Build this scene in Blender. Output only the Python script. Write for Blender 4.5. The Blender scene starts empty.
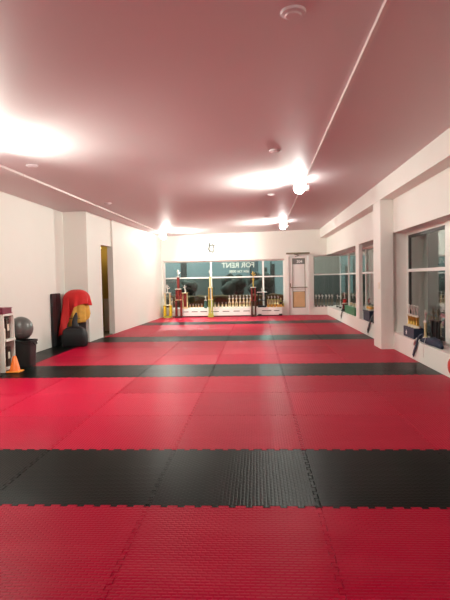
import bpy, bmesh, math, random
from mathutils import Vector, Matrix
random.seed(7)
scene = bpy.context.scene
COL = scene.collection
PI = math.pi

# ------------------------------------------------------------------ materials
def new_mat(name):
    m = bpy.data.materials.new(name); m.use_nodes = True
    nt = m.node_tree
    return m, nt, nt.nodes['Principled BSDF']

def plain(name, col, rough=0.5, metal=0.0, noise=0.06, nscale=6.0, bump=0.0, bscale=60.0, spec=0.5, sheen=0.0):
    m, nt, b = new_mat(name)
    b.inputs['Roughness'].default_value = rough
    b.inputs['Metallic'].default_value = metal
    b.inputs['Specular IOR Level'].default_value = spec
    b.inputs['Sheen Weight'].default_value = sheen
    tc = nt.nodes.new('ShaderNodeTexCoord')
    n = nt.nodes.new('ShaderNodeTexNoise'); n.inputs['Scale'].default_value = nscale
    n.inputs['Detail'].default_value = 4
    nt.links.new(tc.outputs['Object'], n.inputs['Vector'])
    mx = nt.nodes.new('ShaderNodeMix'); mx.data_type = 'RGBA'
    mx.inputs['A'].default_value = [max(0, c * (1 - noise)) for c in col] + [1]
    mx.inputs['B'].default_value = [min(1, c * (1 + noise)) for c in col] + [1]
    nt.links.new(n.outputs['Fac'], mx.inputs['Factor'])
    nt.links.new(mx.outputs['Result'], b.inputs['Base Color'])
    if bump:
        n2 = nt.nodes.new('ShaderNodeTexNoise'); n2.inputs['Scale'].default_value = bscale
        nt.links.new(tc.outputs['Object'], n2.inputs['Vector'])
        bp = nt.nodes.new('ShaderNodeBump'); bp.inputs['Strength'].default_value = bump
        bp.inputs['Distance'].default_value = 0.01
        nt.links.new(n2.outputs['Fac'], bp.inputs['Height'])
        nt.links.new(bp.outputs['Normal'], b.inputs['Normal'])
    return m

def mat_foam(name, col, dusty, rough, dust_amt, bump_s, spec=0.5):
    """interlocking foam: leather-weave relief, scuffs, per-mat variation"""
    m, nt, b = new_mat(name)
    N = nt.nodes.new; L = nt.links.new
    tc = N('ShaderNodeTexCoord'); oi = N('ShaderNodeObjectInfo'); geo = N('ShaderNodeNewGeometry')
    # weave relief, turned per mat
    gt = N('ShaderNodeMath'); gt.operation = 'GREATER_THAN'; gt.inputs[1].default_value = 0.5
    L(oi.outputs['Random'], gt.inputs[0])
    ml = N('ShaderNodeMath'); ml.operation = 'MULTIPLY'; ml.inputs[1].default_value = PI / 2
    L(gt.outputs[0], ml.inputs[0])
    rot = N('ShaderNodeVectorRotate'); rot.rotation_type = 'Z_AXIS'
    L(tc.outputs['Object'], rot.inputs['Vector']); L(ml.outputs[0], rot.inputs['Angle'])
    br = N('ShaderNodeTexBrick'); br.inputs['Scale'].default_value = 1.0
    br.inputs['Brick Width'].default_value = 0.044; br.inputs['Row Height'].default_value = 0.022
    br.inputs['Mortar Size'].default_value = 0.007; br.inputs['Mortar Smooth'].default_value = 1.0
    L(rot.outputs['Vector'], br.inputs['Vector'])
    inv = N('ShaderNodeMath'); inv.operation = 'SUBTRACT'; inv.inputs[0].default_value = 1.0
    L(br.outputs['Fac'], inv.inputs[1])
    bp = N('ShaderNodeBump'); bp.inputs['Strength'].default_value = bump_s; bp.inputs['Distance'].default_value = 0.004
    L(inv.outputs[0], bp.inputs['Height']); L(bp.outputs['Normal'], b.inputs['Normal'])
    # scuffs (worn, dusty foot traffic) in room coordinates
    mp = N('ShaderNodeMapping'); mp.inputs['Rotation'].default_value = (0, 0, 0.5); mp.inputs['Scale'].default_value = (1.0, 2.6, 1)
    L(geo.outputs['Position'], mp.inputs['Vector'])
    n1 = N('ShaderNodeTexNoise'); n1.inputs['Scale'].default_value = 1.3; n1.inputs['Detail'].default_value = 9; n1.inputs['Roughness'].default_value = 0.65
    L(mp.outputs['Vector'], n1.inputs['Vector'])
    rp = N('ShaderNodeValToRGB'); rp.color_ramp.elements[0].position = 0.47; rp.color_ramp.elements[1].position = 0.78
    L(n1.outputs['Fac'], rp.inputs['Fac'])
    va = N('ShaderNodeMath'); va.operation = 'MULTIPLY'; va.inputs[1].default_value = dust_amt
    L(rp.outputs['Color'], va.inputs[0])
    hv = N('ShaderNodeHueSaturation'); hv.inputs['Color'].default_value = (*col, 1)
    mr = N('ShaderNodeMapRange'); mr.inputs['To Min'].default_value = 0.86; mr.inputs['To Max'].default_value = 1.12
    L(oi.outputs['Random'], mr.inputs['Value']); L(mr.outputs['Result'], hv.inputs['Value'])
    mx = N('ShaderNodeMix'); mx.data_type = 'RGBA'
    L(hv.outputs['Color'], mx.inputs['A']); mx.inputs['B'].default_value = (*dusty, 1)
    L(va.outputs[0], mx.inputs['Factor']); L(mx.outputs['Result'], b.inputs['Base Color'])
    r2 = N('ShaderNodeMapRange'); r2.inputs['To Min'].default_value = rough - 0.07; r2.inputs['To Max'].default_value = rough + 0.1
    L(n1.outputs['Fac'], r2.inputs['Value']); L(r2.outputs['Result'], b.inputs['Roughness'])
    b.inputs['Specular IOR Level'].default_value = spec
    return m

def mat_glass(name, tint=(0.9, 0.93, 0.91)):
    m = bpy.data.materials.new(name); m.use_nodes = True
    nt = m.node_tree; nt.nodes.clear(); N = nt.nodes.new; L = nt.links.new
    out = N('ShaderNodeOutputMaterial'); mix = N('ShaderNodeMixShader')
    tr = N('ShaderNodeBsdfTransparent'); tr.inputs['Color'].default_value = (*tint, 1)
    gl = N('ShaderNodeBsdfGlossy'); gl.inputs['Roughness'].default_value = 0.01; gl.inputs['Color'].default_value = (0.95, 1, 0.99, 1)
    geo = N('ShaderNodeNewGeometry'); mr = N('ShaderNodeMapRange')
    mr.inputs['To Min'].default_value = 1.5; mr.inputs['To Max'].default_value = 1 / 1.5
    L(geo.outputs['Backfacing'], mr.inputs['Value'])
    fr = N('ShaderNodeFresnel'); L(mr.outputs['Result'], fr.inputs['IOR'])
    L(fr.outputs['Fac'], mix.inputs['Fac']); L(tr.outputs[0], mix.inputs[1]); L(gl.outputs[0], mix.inputs[2])
    L(mix.outputs[0], out.inputs['Surface'])
    return m

def mat_emit(name, col, strength):
    m, nt, b = new_mat(name)
    b.inputs['Base Color'].default_value = (*col, 1)
    b.inputs['Emission Color'].default_value = (*col, 1)
    b.inputs['Emission Strength'].default_value = strength
    return m

M = {}
M['wall'] = plain('painted_wall', (0.84, 0.835, 0.78), 0.55, noise=0.02, nscale=2.0, bump=0.05, bscale=45)
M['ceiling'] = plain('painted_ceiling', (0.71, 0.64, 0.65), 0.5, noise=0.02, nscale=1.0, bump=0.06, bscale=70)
M['trim'] = plain('white_trim', (0.84, 0.83, 0.79), 0.35, noise=0.02)
M['red'] = mat_foam('red_foam', (0.405, 0.002, 0.030), (0.58, 0.07, 0.11), 0.31, 0.26, 0.5, 0.025)
M['black'] = mat_foam('black_foam', (0.004, 0.006, 0.005), (0.014, 0.014, 0.012), 0.29, 0.4, 0.18, 0.03)
M['subfloor'] = plain('red_foam_plain', (0.55, 0.008, 0.045), 0.5)
M['glass'] = mat_glass('window_glass')
M['bulb'] = mat_emit('lit_bulb', (1.0, 0.98, 0.92), 130.0)
M['lamp_white'] = plain('lamp_enamel', (0.8, 0.78, 0.74), 0.4)
M['track'] = plain('track_paint', (0.74, 0.66, 0.64), 0.45)
M['gold'] = plain('gold_plate', (0.83, 0.55, 0.13), 0.28, metal=0.9)
M['gold_pale'] = plain('pale_gold', (0.85, 0.74, 0.42), 0.35, metal=0.6)
M['silver'] = plain('silver_plate', (0.86, 0.84, 0.78), 0.3, metal=0.7)
M['cream'] = plain('cream_marble', (0.82, 0.76, 0.62), 0.35, noise=0.12, nscale=14)
M['maroon'] = plain('maroon_foil', (0.17, 0.018, 0.014), 0.3, noise=0.3, nscale=30)
M['darkwood'] = plain('dark_walnut', (0.05, 0.022, 0.014), 0.4, noise=0.3, nscale=20)
M['yellow'] = plain('yellow_gold_foil', (0.72, 0.56, 0.03), 0.35, noise=0.15, nscale=25)
M['greengold'] = plain('green_gold_foil', (0.42, 0.44, 0.08), 0.35, noise=0.25, nscale=25)
M['teal'] = plain('dark_teal_foil', (0.05, 0.13, 0.11), 0.35, noise=0.2)
M['blackp'] = plain('black_plastic', (0.012, 0.012, 0.013), 0.45)
M['blackv'] = plain('black_vinyl', (0.013, 0.013, 0.015), 0.4, bump=0.1, bscale=25)
M['navy'] = plain('navy_cloth', (0.012, 0.022, 0.05), 0.75, noise=0.2, bump=0.3, bscale=30)
M['navyp'] = plain('navy_board', (0.010, 0.020, 0.05), 0.5, noise=0.2)
M['greenp'] = plain('green_plastic', (0.008, 0.17, 0.065), 0.4, noise=0.12)
M['redcloth'] = plain('red_cloth', (0.62, 0.012, 0.012), 0.7, noise=0.12, nscale=10, bump=0.2, bscale=40, sheen=0.2)
M['goldcloth'] = plain('gold_cloth', (0.72, 0.42, 0.07), 0.6, noise=0.3, nscale=14, bump=0.3, bscale=30)
M['maroonp'] = plain('maroon_board', (0.20, 0.022, 0.05), 0.5)
M['orange'] = plain('orange_plastic', (0.85, 0.17, 0.012), 0.45, noise=0.08)
M['orange_pale'] = plain('pale_orange_plastic', (0.9, 0.34, 0.05), 0.5)
M['ball'] = plain('grey_rubber', (0.105, 0.105, 0.10), 0.33, noise=0.08)
M['shelfw'] = plain('white_melamine', (0.82, 0.80, 0.74), 0.4, noise=0.02)
M['dark'] = plain('dark_void_metal', (0.03, 0.03, 0.028), 0.5)
M['frame_dark'] = plain('dark_gasket', (0.05, 0.05, 0.045), 0.5)
M['sign_grey'] = plain('grey_sign', (0.17, 0.175, 0.165), 0.5)
M['paper'] = plain('white_paper', (0.84, 0.83, 0.80), 0.7, noise=0.02)
M['sand'] = plain('lit_view_beige', (0.62, 0.42, 0.22), 0.55, noise=0.12, nscale=5)  # warm light beyond the door glass, put into the colour
M['letter'] = plain('white_vinyl', (0.85, 0.86, 0.84), 0.6, noise=0.0)
M['emblem'] = plain('grey_ink', (0.14, 0.14, 0.125), 0.6)
M['bronze'] = plain('bronze_metal', (0.20, 0.17, 0.11), 0.4, metal=0.4)
M['asphalt'] = plain('asphalt', (0.05, 0.05, 0.05), 0.8, noise=0.2, nscale=3)
M['facade'] = plain('teal_stucco', (0.25, 0.335, 0.345), 0.8, noise=0.1, nscale=1)
M['facade_grey'] = plain('grey_stucco', (0.33, 0.29, 0.255), 0.8, noise=0.1, nscale=1)
M['shop'] = plain('shop_front_paint', (0.085, 0.105, 0.095), 0.8, noise=0.25, nscale=1)
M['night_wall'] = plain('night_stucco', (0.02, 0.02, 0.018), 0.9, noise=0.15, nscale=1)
M['facade_dark'] = plain('dark_stucco', (0.08, 0.085, 0.08), 0.8, noise=0.15, nscale=1)
M['hedge'] = plain('brown_hedge', (0.16, 0.10, 0.035), 0.9, noise=0.6, nscale=9, bump=1.0, bscale=14)
M['leaf'] = plain('dark_leaf', (0.018, 0.03, 0.02), 0.8, noise=0.5, nscale=8, bump=1.0, bscale=16)
M['bark'] = plain('bark', (0.05, 0.035, 0.025), 0.9)
M['hallwall'] = plain('hall_plaster', (0.55, 0.42, 0.18), 0.7)
M['hallfloor'] = plain('hall_floor', (0.12, 0.09, 0.06), 0.6)
M['figure_black'] = plain('black_bag_nylon', (0.010, 0.010, 0.012), 0.6, bump=0.3, bscale=30)
M['redpad'] = plain('red_padding', (0.55, 0.02, 0.012), 0.5)
M['streetlight'] = mat_emit('street_light_lens', (0.75, 1.0, 0.95), 60)

# ------------------------------------------------------------------ mesh builder
class MB:
    def __init__(s): s.v = []; s.f = []
    def add(s, verts, faces):
        o = len(s.v); s.v += [Vector(v) for v in verts]; s.f += [tuple(i + o for i in f) for f in faces]; return s
    def box(s, x0, x1, y0, y1, z0, z1):
        v = [(x0,y0,z0),(x1,y0,z0),(x1,y1,z0),(x0,y1,z0),(x0,y0,z1),(x1,y0,z1),(x1,y1,z1),(x0,y1,z1)]
        return s.add(v, [(0,3,2,1),(4,5,6,7),(0,1,5,4),(1,2,6,5),(2,3,7,6),(3,0,4,7)])
    def cbox(s, c, d): return s.box(c[0]-d[0]/2,c[0]+d[0]/2,c[1]-d[1]/2,c[1]+d[1]/2,c[2]-d[2]/2,c[2]+d[2]/2)
    def prism(s, pts, z0, z1):
        n = len(pts); v = [(x,y,z0) for x,y in pts] + [(x,y,z1) for x,y in pts]
        f = [tuple(reversed(range(n))), tuple(range(n,2*n))] + [(i,(i+1)%n,(i+1)%n+n,i+n) for i in range(n)]
        return s.add(v, f)
    def tube(s, pts, r, seg=10, cap=True):
        pts = [Vector(p) for p in pts]; rs = r if isinstance(r,(list,tuple)) else [r]*len(pts)
        v=[]; f=[]; prev=None
        for i,p in enumerate(pts):
            a = pts[max(i-1,0)]; b = pts[min(i+1,len(pts)-1)]; t=(b-a).normalized()
            if prev is None:
                u = t.orthogonal().normalized()
            else:
                u = (prev - t*prev.dot(t)).normalized()
            prev=u; w=t.cross(u)
            for k in range(seg):
                an=2*PI*k/seg; v.append(p+(u*math.cos(an)+w*math.sin(an))*rs[i])
        for i in range(len(pts)-1):
            for k in range(seg):
                f.append((i*seg+k, i*seg+(k+1)%seg, (i+1)*seg+(k+1)%seg, (i+1)*seg+k))
        if cap:
            f.append(tuple(reversed(range(seg)))); f.append(tuple(range((len(pts)-1)*seg, len(pts)*seg)))
        return s.add(v,f)
    def lathe(s, prof, seg=24, c=(0,0,0)):
        v=[];f=[]
        for r,z in prof:
            for k in range(seg):
                a=2*PI*k/seg; v.append((c[0]+r*math.cos(a),c[1]+r*math.sin(a),c[2]+z))
        n=len(prof)
        for i in range(n-1):
            for k in range(seg): f.append((i*seg+k,i*seg+(k+1)%seg,(i+1)*seg+(k+1)%seg,(i+1)*seg+k))
        f.append(tuple(reversed(range(seg)))); f.append(tuple(range((n-1)*seg,n*seg)))
        return s.add(v,f)
    def sphere(s, c, r, seg=20, rings=12, sc=(1,1,1)):
        prof=[]
        v=[(c[0],c[1],c[2]-r*sc[2])];f=[]
        for i in range(1,rings):
            t=-PI/2+PI*i/rings
            for k in range(seg):
                a=2*PI*k/seg; v.append((c[0]+r*sc[0]*math.cos(t)*math.cos(a),c[1]+r*sc[1]*math.cos(t)*math.sin(a),c[2]+r*sc[2]*math.sin(t)))
        v.append((c[0],c[1],c[2]+r*sc[2])); top=len(v)-1
        for k in range(seg): f.append((0,1+(k+1)%seg,1+k))
        for i in range(rings-2):
            for k in range(seg):
                a=1+i*seg; b=a+seg; f.append((a+k,a+(k+1)%seg,b+(k+1)%seg,b+k))
        a=1+(rings-2)*seg
        for k in range(seg): f.append((a+k,a+(k+1)%seg,top))
        return s.add(v,f)
    def mesh(s, name, mat, bevel=0.0, smooth=True, angle=35):
        me = bpy.data.meshes.new(name); me.from_pydata([tuple(v) for v in s.v], [], s.f)
        if bevel:
            bm=bmesh.new(); bm.from_mesh(me)
            ed=[e for e in bm.edges if len(e.link_faces)==2 and e.calc_face_angle(0)>0.6]
            bmesh.ops.bevel(bm, geom=ed, offset=bevel, segments=2, affect='EDGES', clamp_overlap=True)
            bm.to_mesh(me); bm.free()
        me.materials.append(mat)
        finish(me, smooth, angle)
        return me
    def obj(s, name, mat, parent=None, bevel=0.0, loc=None, smooth=True, angle=35):
        return link(name, s.mesh(name, mat, bevel, smooth, angle), parent, loc)

def finish(me, smooth=True, angle=35):
    if smooth:
        for p in me.polygons: p.use_smooth = True
        me.set_sharp_from_angle(angle=math.radians(angle))
    me.update()

def link(name, me, parent=None, loc=None):
    o = bpy.data.objects.new(name, me); COL.objects.link(o)
    if parent: o.parent = parent
    if loc: o.location = loc
    return o
def tag(o, label, cat, group=None, kind=None):
    o['label']=label; o['category']=cat
    if group: o['group']=group
    if kind: o['kind']=kind
    return o
def thing(name, label, cat, loc=(0,0,0), rz=0, group=None):
    o = bpy.data.objects.new(name, None); COL.objects.link(o); o.empty_display_size=0.05
    o.location=loc; o.rotation_euler=(0,0,rz)
    return tag(o,label,cat,group)
def structure(o): o['kind']='structure'; return o
def dup(root, loc, label, rz=None):
    r=root.copy(); COL.objects.link(r); r.location=loc; r['label']=label
    if rz is not None: r.rotation_euler=(0,0,rz)
    for ch in list(root.children):
        c=ch.copy(); COL.objects.link(c); c.parent=r
        for g in list(ch.children):
            d=g.copy(); COL.objects.link(d); d.parent=c
    return r
def text_mesh(txt, size, name, mat, depth=0.002, mirror=False, bold=0.0):
    cu=bpy.data.curves.new(name,'FONT'); cu.body=txt; cu.size=size; cu.align_x='CENTER'; cu.align_y='CENTER'
    cu.extrude=depth; cu.offset=bold; cu.resolution_u=3
    ob=bpy.data.objects.new(name,cu); COL.objects.link(ob)
    dg=bpy.context.evaluated_depsgraph_get(); me=bpy.data.meshes.new_from_object(ob.evaluated_get(dg))
    bpy.data.objects.remove(ob); bpy.data.curves.remove(cu)
    bm=bmesh.new(); bm.from_mesh(me)
    # stand the text up in the XZ plane, facing -Y
    for v in bm.verts:
        x,y,z=v.co; v.co=(-x if mirror else x, -z, y)
    if mirror: bmesh.ops.reverse_faces(bm, faces=bm.faces)
    bm.to_mesh(me); bm.free(); me.materials.clear(); me.materials.append(mat); me.name=name
    return me

# ------------------------------------------------------------------ room numbers
YF=18.2; XR=2.44; XP=2.21; XG=2.92; XN=2.72; YG=18.34
SILL=0.30; HEAD=2.08; TRANS=1.405
def zc(x): return 2.935+0.022*x
D0=2.943; X0=0.3326

# ------------------------------------------------------------------ setting
# ceiling (falls very slightly to the left)
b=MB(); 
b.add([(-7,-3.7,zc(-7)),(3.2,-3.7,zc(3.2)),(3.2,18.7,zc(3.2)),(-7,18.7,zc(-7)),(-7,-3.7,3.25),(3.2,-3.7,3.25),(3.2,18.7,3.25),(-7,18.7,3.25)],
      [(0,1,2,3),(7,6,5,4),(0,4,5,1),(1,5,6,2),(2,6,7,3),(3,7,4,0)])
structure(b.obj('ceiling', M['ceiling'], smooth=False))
# sub-floor
b=MB(); b.box(-7,3.0,-3.7,18.7,-0.12,-0.0255); structure(b.obj('floor', M['blackp'], smooth=False))
b=MB(); b.box(-3.69,2.43,-3.49,1.94,-0.025,-0.001); structure(b.obj('floor_near', M['subfloor'], smooth=False))
# right wall
b=MB(); ZT=3.1
b.box(XR,2.9,-3.7,5.6,-0.02,ZT)
b.box(XR,3.05,9.45,9.95,-0.02,ZT)
for y0,y1 in ((5.6,9.45),(9.95,18.5)):
    b.box(XR,3.05 if y0>6 else 2.9,y0,y1,-0.02,SILL); b.box(XR,3.05 if y0>6 else 2.9,y0,y1,HEAD,ZT)
b.box(XR,2.52,12.52,12.95,SILL,HEAD)
structure(b.obj('wall_right', M['wall'], smooth=False))
# beam and pillar
b=MB(); b.box(XP,XR,-3.6,YF,2.672,3.04); structure(b.obj('trim_1', M['wall'], smooth=False))
b=MB(); b.box(XP,XR,9.4,9.97,-0.02,2.672); pil=structure(b.obj('trim_2', M['wall'], bevel=0.008))
# back wall
b=MB(); b.box(-7,3.0,-3.7,-3.5,-0.02,ZT); structure(b.obj('wall_back', M['wall'], smooth=False))
# far wall
b=MB(); W1L,W1R=-3.31,0.97; DL,DR=1.05,1.86; W2L=1.96
b.box(-3.8,W1L,YF,18.5,-0.02,ZT)
b.box(W1L,W1R,YF,18.5,-0.02,0.28); b.box(W1L,W1R,YF,18.5,1.975,ZT)
b.box(W1R,DL,YF,18.5,-0.02,ZT); b.box(DL,DR,YF,18.5,2.14,ZT); b.box(DR,W2L,YF,18.5,-0.02,ZT)
b.box(W2L,3.05,YF,18.5,-0.02,0.28); b.box(W2L,3.05,YF,18.5,HEAD,ZT)
structure(b.obj('wall_far', M['wall'], smooth=False))
# left wall: near run, alcove, stepped return with doorway, far run
b=MB(); XS=-3.70
b.prism([(-4.4,-3.6),(XS,-3.6),(XS,7.13),(-4.4,7.13)],-0.02,ZT)
b.prism([(-4.4,7.13),(-4.2,7.13),(-4.2,11.06),(-4.4,11.06)],-0.02,ZT)
b.prism([(-4.4,11.06),(XS+0.02,11.06),(-3.66,12.0),(-3.80,12.0),(-3.80,11.3),(-4.4,11.3)],-0.02,ZT)
b.prism([(-3.80,12.0),(-3.66,12.0),(-3.645,12.8),(-3.745,12.8)],2.185,ZT)
b.prism([(-3.745,12.8),(-3.60,12.8),(-3.375,18.2),(-3.745,18.2)],-0.02,ZT)
structure(b.obj('wall_left', M['wall'], smooth=False))
# dim room seen through the doorway
b=MB(); b.box(-6.2,-6.0,11.3,14.95,-0.02,2.8); b.box(-6.0,-3.77,14.8,14.95,-0.02,2.8); b.box(-6.0,-4.4,11.1,11.3,-0.02,2.8)
structure(b.obj('wall_hall', M['hallwall'], smooth=False))
b=MB(); b.prism([(-6,11.3),(-3.81,11.3),(-3.81,12.0),(-3.668,12.0),(-3.668,12.8),(-3.77,12.8),(-3.77,14.8),(-6,14.8)],-0.0254,-0.004); structure(b.obj('floor_hall', M['hallfloor'], smooth=False))

# ------------------------------------------------------------------ interlocking mats
PITCH=0.1; A=0.012
def wave(n=10):
    """points (t, offset) of the dovetailed joint along one metre, starting and ending on the line"""
    pts=[]
    for k in range(n):
        t=k*PITCH
        pts += [(t+0.020,0.0),(t+0.018,A),(t+0.058,A),(t+0.056,0.0)] if False else []
        pts += [(t+0.022,-A),(t+0.018,A),(t+0.082,A),(t+0.078,-A)]
    return pts
W=wave()
def outline(x0,y0,x1,y1):
    """joint lines run along whole metres; corners sit on the grid"""
    p=[]
    nx=x1-x0; ny=y1-y0
    p+= [(x0,y0)]+[(x0+t,y0+o) for t,o in W]            # bottom
    p+= [(x1,y0)]+[(x1+o,y0+t) for t,o in W]            # right
    p+= [(x1,y1)]+[(x0+t,y1+o) for t,o in reversed(W)]  # top
    p+= [(x0,y1)]+[(x0+o,y0+t) for t,o in reversed(W)]  # left
    return p
def mat_mesh(name, mat, ext=(0,0,0,0), clips=()):
    pts=outline(0,0,1,1)
    bm=bmesh.new()
    vs=[bm.verts.new((x,y,0)) for x,y in pts]
    f=bm.faces.new(vs)
    if f.normal.z<0: f.normal_flip()
    bm.normal_update()
    if any(ext):
        for v in bm.verts:
            if v.co.x>0.9 and ext[1]: v.co.x=1+ext[1]
            if v.co.y>0.9 and ext[3]: v.co.y=1+ext[3]
        bmesh.ops.dissolve_degenerate(bm, dist=0.0005, edges=bm.edges[:])
    r=bmesh.ops.extrude_face_region(bm, geom=bm.faces[:])
    top=[g for g in r['geom'] if isinstance(g,bmesh.types.BMVert)]
    fl=[g for g in r['geom'] if isinstance(g,bmesh.types.BMFace)]
    # drop the lower copy
    for v in bm.verts:
        if v not in top: v.co.z=-0.025
    bm.normal_update()
    tf=[f for f in bm.faces if len(f.verts)>20 and f.calc_center_median().z>-0.01]
    bmesh.ops.inset_region(bm, faces=tf, thickness=0.0025, depth=0.0, use_even_offset=True)
    tf=max((f for f in bm.faces if f.calc_center_median().z>-0.01), key=lambda f:f.calc_area())
    inner=set(tf.verts)
    for v in bm.verts:
        if v.co.z>-0.01 and v not in inner: v.co.z=-0.0045
    for co,no in clips:
        g=bm.verts[:]+bm.edges[:]+bm.faces[:]
        r=bmesh.ops.bisect_plane(bm, geom=g, plane_co=co, plane_no=no, clear_outer=True)
        ed=[e for e in r['geom_cut'] if isinstance(e,bmesh.types.BMEdge)]
        if ed: bmesh.ops.contextual_create(bm, geom=ed)
    bmesh.ops.recalc_face_normals(bm, faces=bm.faces[:])
    me=bpy.data.meshes.new(name); bm.to_mesh(me); bm.free(); me.materials.append(mat); me.update()
    return me
MATS={'red':mat_mesh('floor_mat',M['red']),'black':mat_mesh('floor_mat',M['black'])}
RX=XR-0.004-(X0+2); RY=YF-0.004-(D0+15)
def rowname(i):
    if i==-1: return 'in the row nearest the camera'
    if i%4==0: return 'in the '+['nearest','second','third','farthest'][i//4]+' black stripe'
    return ['','front','middle','back'][i%4]+' row '+['between first and second black stripes','between second and third black stripes','between third and farthest black stripes','between farthest black stripe and windows'][i//4]
colname={-4:'leftmost',-3:'second from left',-2:'third from left',-1:'fourth from left',0:'second from right',1:'rightmost'}
GRP='interlocking foam floor mats'
for i in range(-1,15):
    colr='black' if i%4==0 else 'red'
    for j in range(-4,2):
        x=X0+j; y=D0+i
        clips=[]; ext=[0,0,0,0]
        if j==1: ext[1]=RX
        if i==14: ext[3]=RY
        if j==-4 and i in(8,9,10,11,12,13,14): # along the left wall runs
            if y+1>12.8: clips.append(((-3.595-x,12.8-y,0),Vector((-5.4,0.225,0)).normalized()))
        if j==-4 and i in (-1,0,1,2,3): clips.append(((-3.693-x,0,0),(-1,0,0)))
        if any(ext) or clips: me=mat_mesh('floor_mat',M[colr],ext,clips)
        else: me=MATS[colr]
        o=link('floor_mat',me,None,(x,y,0))
        vis={-1:(-2,0),0:(-3,1),1:(-3,1)}.get(i,(-4,1))
        if vis[0]<=j<=vis[1]:
            k=j-vis[0]; nv=vis[1]-vis[0]
            if j==vis[0]: cn='leftmost'
            elif j==vis[1]: cn='rightmost'
            elif nv-k==1 and nv>2: cn='second from right'
            else: cn={1:'second from left' if nv>2 else 'middle one',2:'third from left',3:'fourth from left'}[k]
        else:
            cn=('' if j in (vis[0]-1,vis[1]+1) else 'far ')+'beyond the '+('left' if j<vis[0] else 'right')+' picture edge'
        tag(o,f'{colr} floor mat, {cn}, {rowname(i)}','floor mat',GRP)
# black border mats in the alcove on the left
for i in (4,5,6,7,8):
    x=X0-5; y=D0+i
    cl=[((-4.197-x,0,0),(-1,0,0))]
    if i==4: cl.append(((0,7.134-y,0),(0,-1,0)))
    if i==8: cl.append(((0,11.055-y,0),(0,1,0)))
    o=link('floor_mat',mat_mesh('floor_mat',M['black'],(0,0,0,0),cl),None,(x,y,0))
    tag(o,{4:'black foam border mat under the bin and white shelf in the left alcove',5:'black foam border mat just behind the bin in the left alcove',6:'black foam border mat midway along the left alcove wall',7:'black foam border mat under the red cape and black bag',8:'narrow black foam mat end against the stepped wall'}[i],'floor mat',GRP)

# ------------------------------------------------------------------ windows
def rect_frame(b, axis, c, a0,a1,z0,z1,t=0.05,d=0.06):
    """frame ring; axis 'y' = pane faces Y at y=c (a is x), 'x' = pane at x=c (a is y)"""
    def bx(p0,p1,q0,q1):
        if axis=='y': b.box(p0,p1,c-d/2,c+d/2,q0,q1)
        else: b.box(c-d/2,c+d/2,p0,p1,q0,q1)
    bx(a0,a0+t,z0,z1); bx(a1-t,a1,z0,z1); bx(a0+t,a1-t,z0,z0+t); bx(a0+t,a1-t,z1-t,z1)
def vbar(b,axis,c,a,z0,z1,t,d=0.06):
    if axis=='y': b.box(a-t/2,a+t/2,c-d/2,c+d/2,z0,z1)
    else: b.box(c-d/2,c+d/2,a-t/2,a+t/2,z0,z1)
def hbar(b,axis,c,a0,a1,z,t,d=0.066):
    if axis=='y': b.box(a0,a1,c-d/2,c+d/2,z-t/2,z+t/2)
    else: b.box(c-d/2,c+d/2,a0,a1,z-t/2,z+t/2)
def wroot(n,loc): 
    o=bpy.data.objects.new(n,None); COL.objects.link(o); o.location=(0,0,0); o['kind']='structure'; return o
w1=wroot('window_1',0)
b=MB(); rect_frame(b,'y',YG,W1L,W1R,0.28,1.975,0.045)
vbar(b,'y',YG,-1.625,0.32,1.93,0.055); vbar(b,'y',YG,0.222,0.32,1.93,0.06); hbar(b,'y',YG,W1L+0.04,W1R-0.04,1.375,0.045)
b.obj('window_frame',M['trim'],w1,smooth=False)
for x0,x1 in ((W1L+0.046,-1.654),(-1.596,0.190),(0.254,W1R-0.046)):
    for z0,z1 in ((0.326,1.351),(1.399,1.929)):
        MB().box(x0,x1,YG-0.004,YG+0.004,z0,z1).obj('pane',M['glass'],w1,smooth=False)
b=MB(); b.box(W1L,W1R,18.2,18.3,0.281,0.30); b.obj('window_sill',M['trim'],w1,smooth=False)
# lettering stuck on the outside of the glass (reads in mirror writing from inside)
link('lettering',text_mesh('FOR RENT',0.25,'lettering',M['letter'],0.0015,True,0.006),w1,(-0.66,YG+0.0065,1.79))
link('lettering',text_mesh('604 736 0088',0.125,'lettering',M['letter'],0.0015,True,0.003),w1,(-0.63,YG+0.0065,1.57))
w2=wroot('window_2',0)
b=MB(); rect_frame(b,'y',YG,W2L,XG+0.03,0.28,HEAD,0.04)
hbar(b,'y',YG,W2L+0.03,XG+0.03,TRANS,0.045)
vbar(b,'x',XG,16.60,SILL,HEAD,0.05)
hbar(b,'x',XG,14.0,YG-0.03,TRANS,0.045); b.box(XG-0.03,XG+0.03,14.02,YG-0.03,SILL,SILL+0.04); b.box(XG-0.03,XG+0.03,14.02,YG-0.03,HEAD-0.04,HEAD)
b.obj('window_frame',M['trim'],w2,smooth=False)
for z0,z1 in ((0.342,TRANS-0.024),(TRANS+0.024,HEAD-0.042)):
    MB().box(W2L+0.042,XG-0.012,YG-0.004,YG+0.004,z0,z1).obj('pane',M['glass'],w2,smooth=False)
    for y0,y1 in ((14.082,16.573),(16.627,YG-0.034)):
        MB().box(XG-0.004,XG+0.004,y0,y1,z0,z1).obj('pane',M['glass'],w2,smooth=False)
w3=wroot('window_3',0)
b=MB(); rect_frame(b,'x',XG,9.95,14.02,SILL,HEAD,0.05); hbar(b,'x',XG,10.0,13.98,TRANS,0.045); b.obj('window_frame',M['trim'],w3,smooth=False)
for z0,z1 in ((SILL+0.052,TRANS-0.024),(TRANS+0.024,HEAD-0.052)):
    MB().box(XG-0.004,XG+0.004,10.003,13.968,z0,z1).obj('pane',M['glass'],w3,smooth=False)
w4=wroot('window_4',0)
b=MB(); rect_frame(b,'x',XN,5.6,9.45,SILL,HEAD,0.05); hbar(b,'x',XN,5.65,9.4,TRANS,0.05); vbar(b,'x',XN,7.42,SILL,HEAD,0.2,0.10)
b.obj('window_frame',M['trim'],w4,smooth=False)
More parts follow.
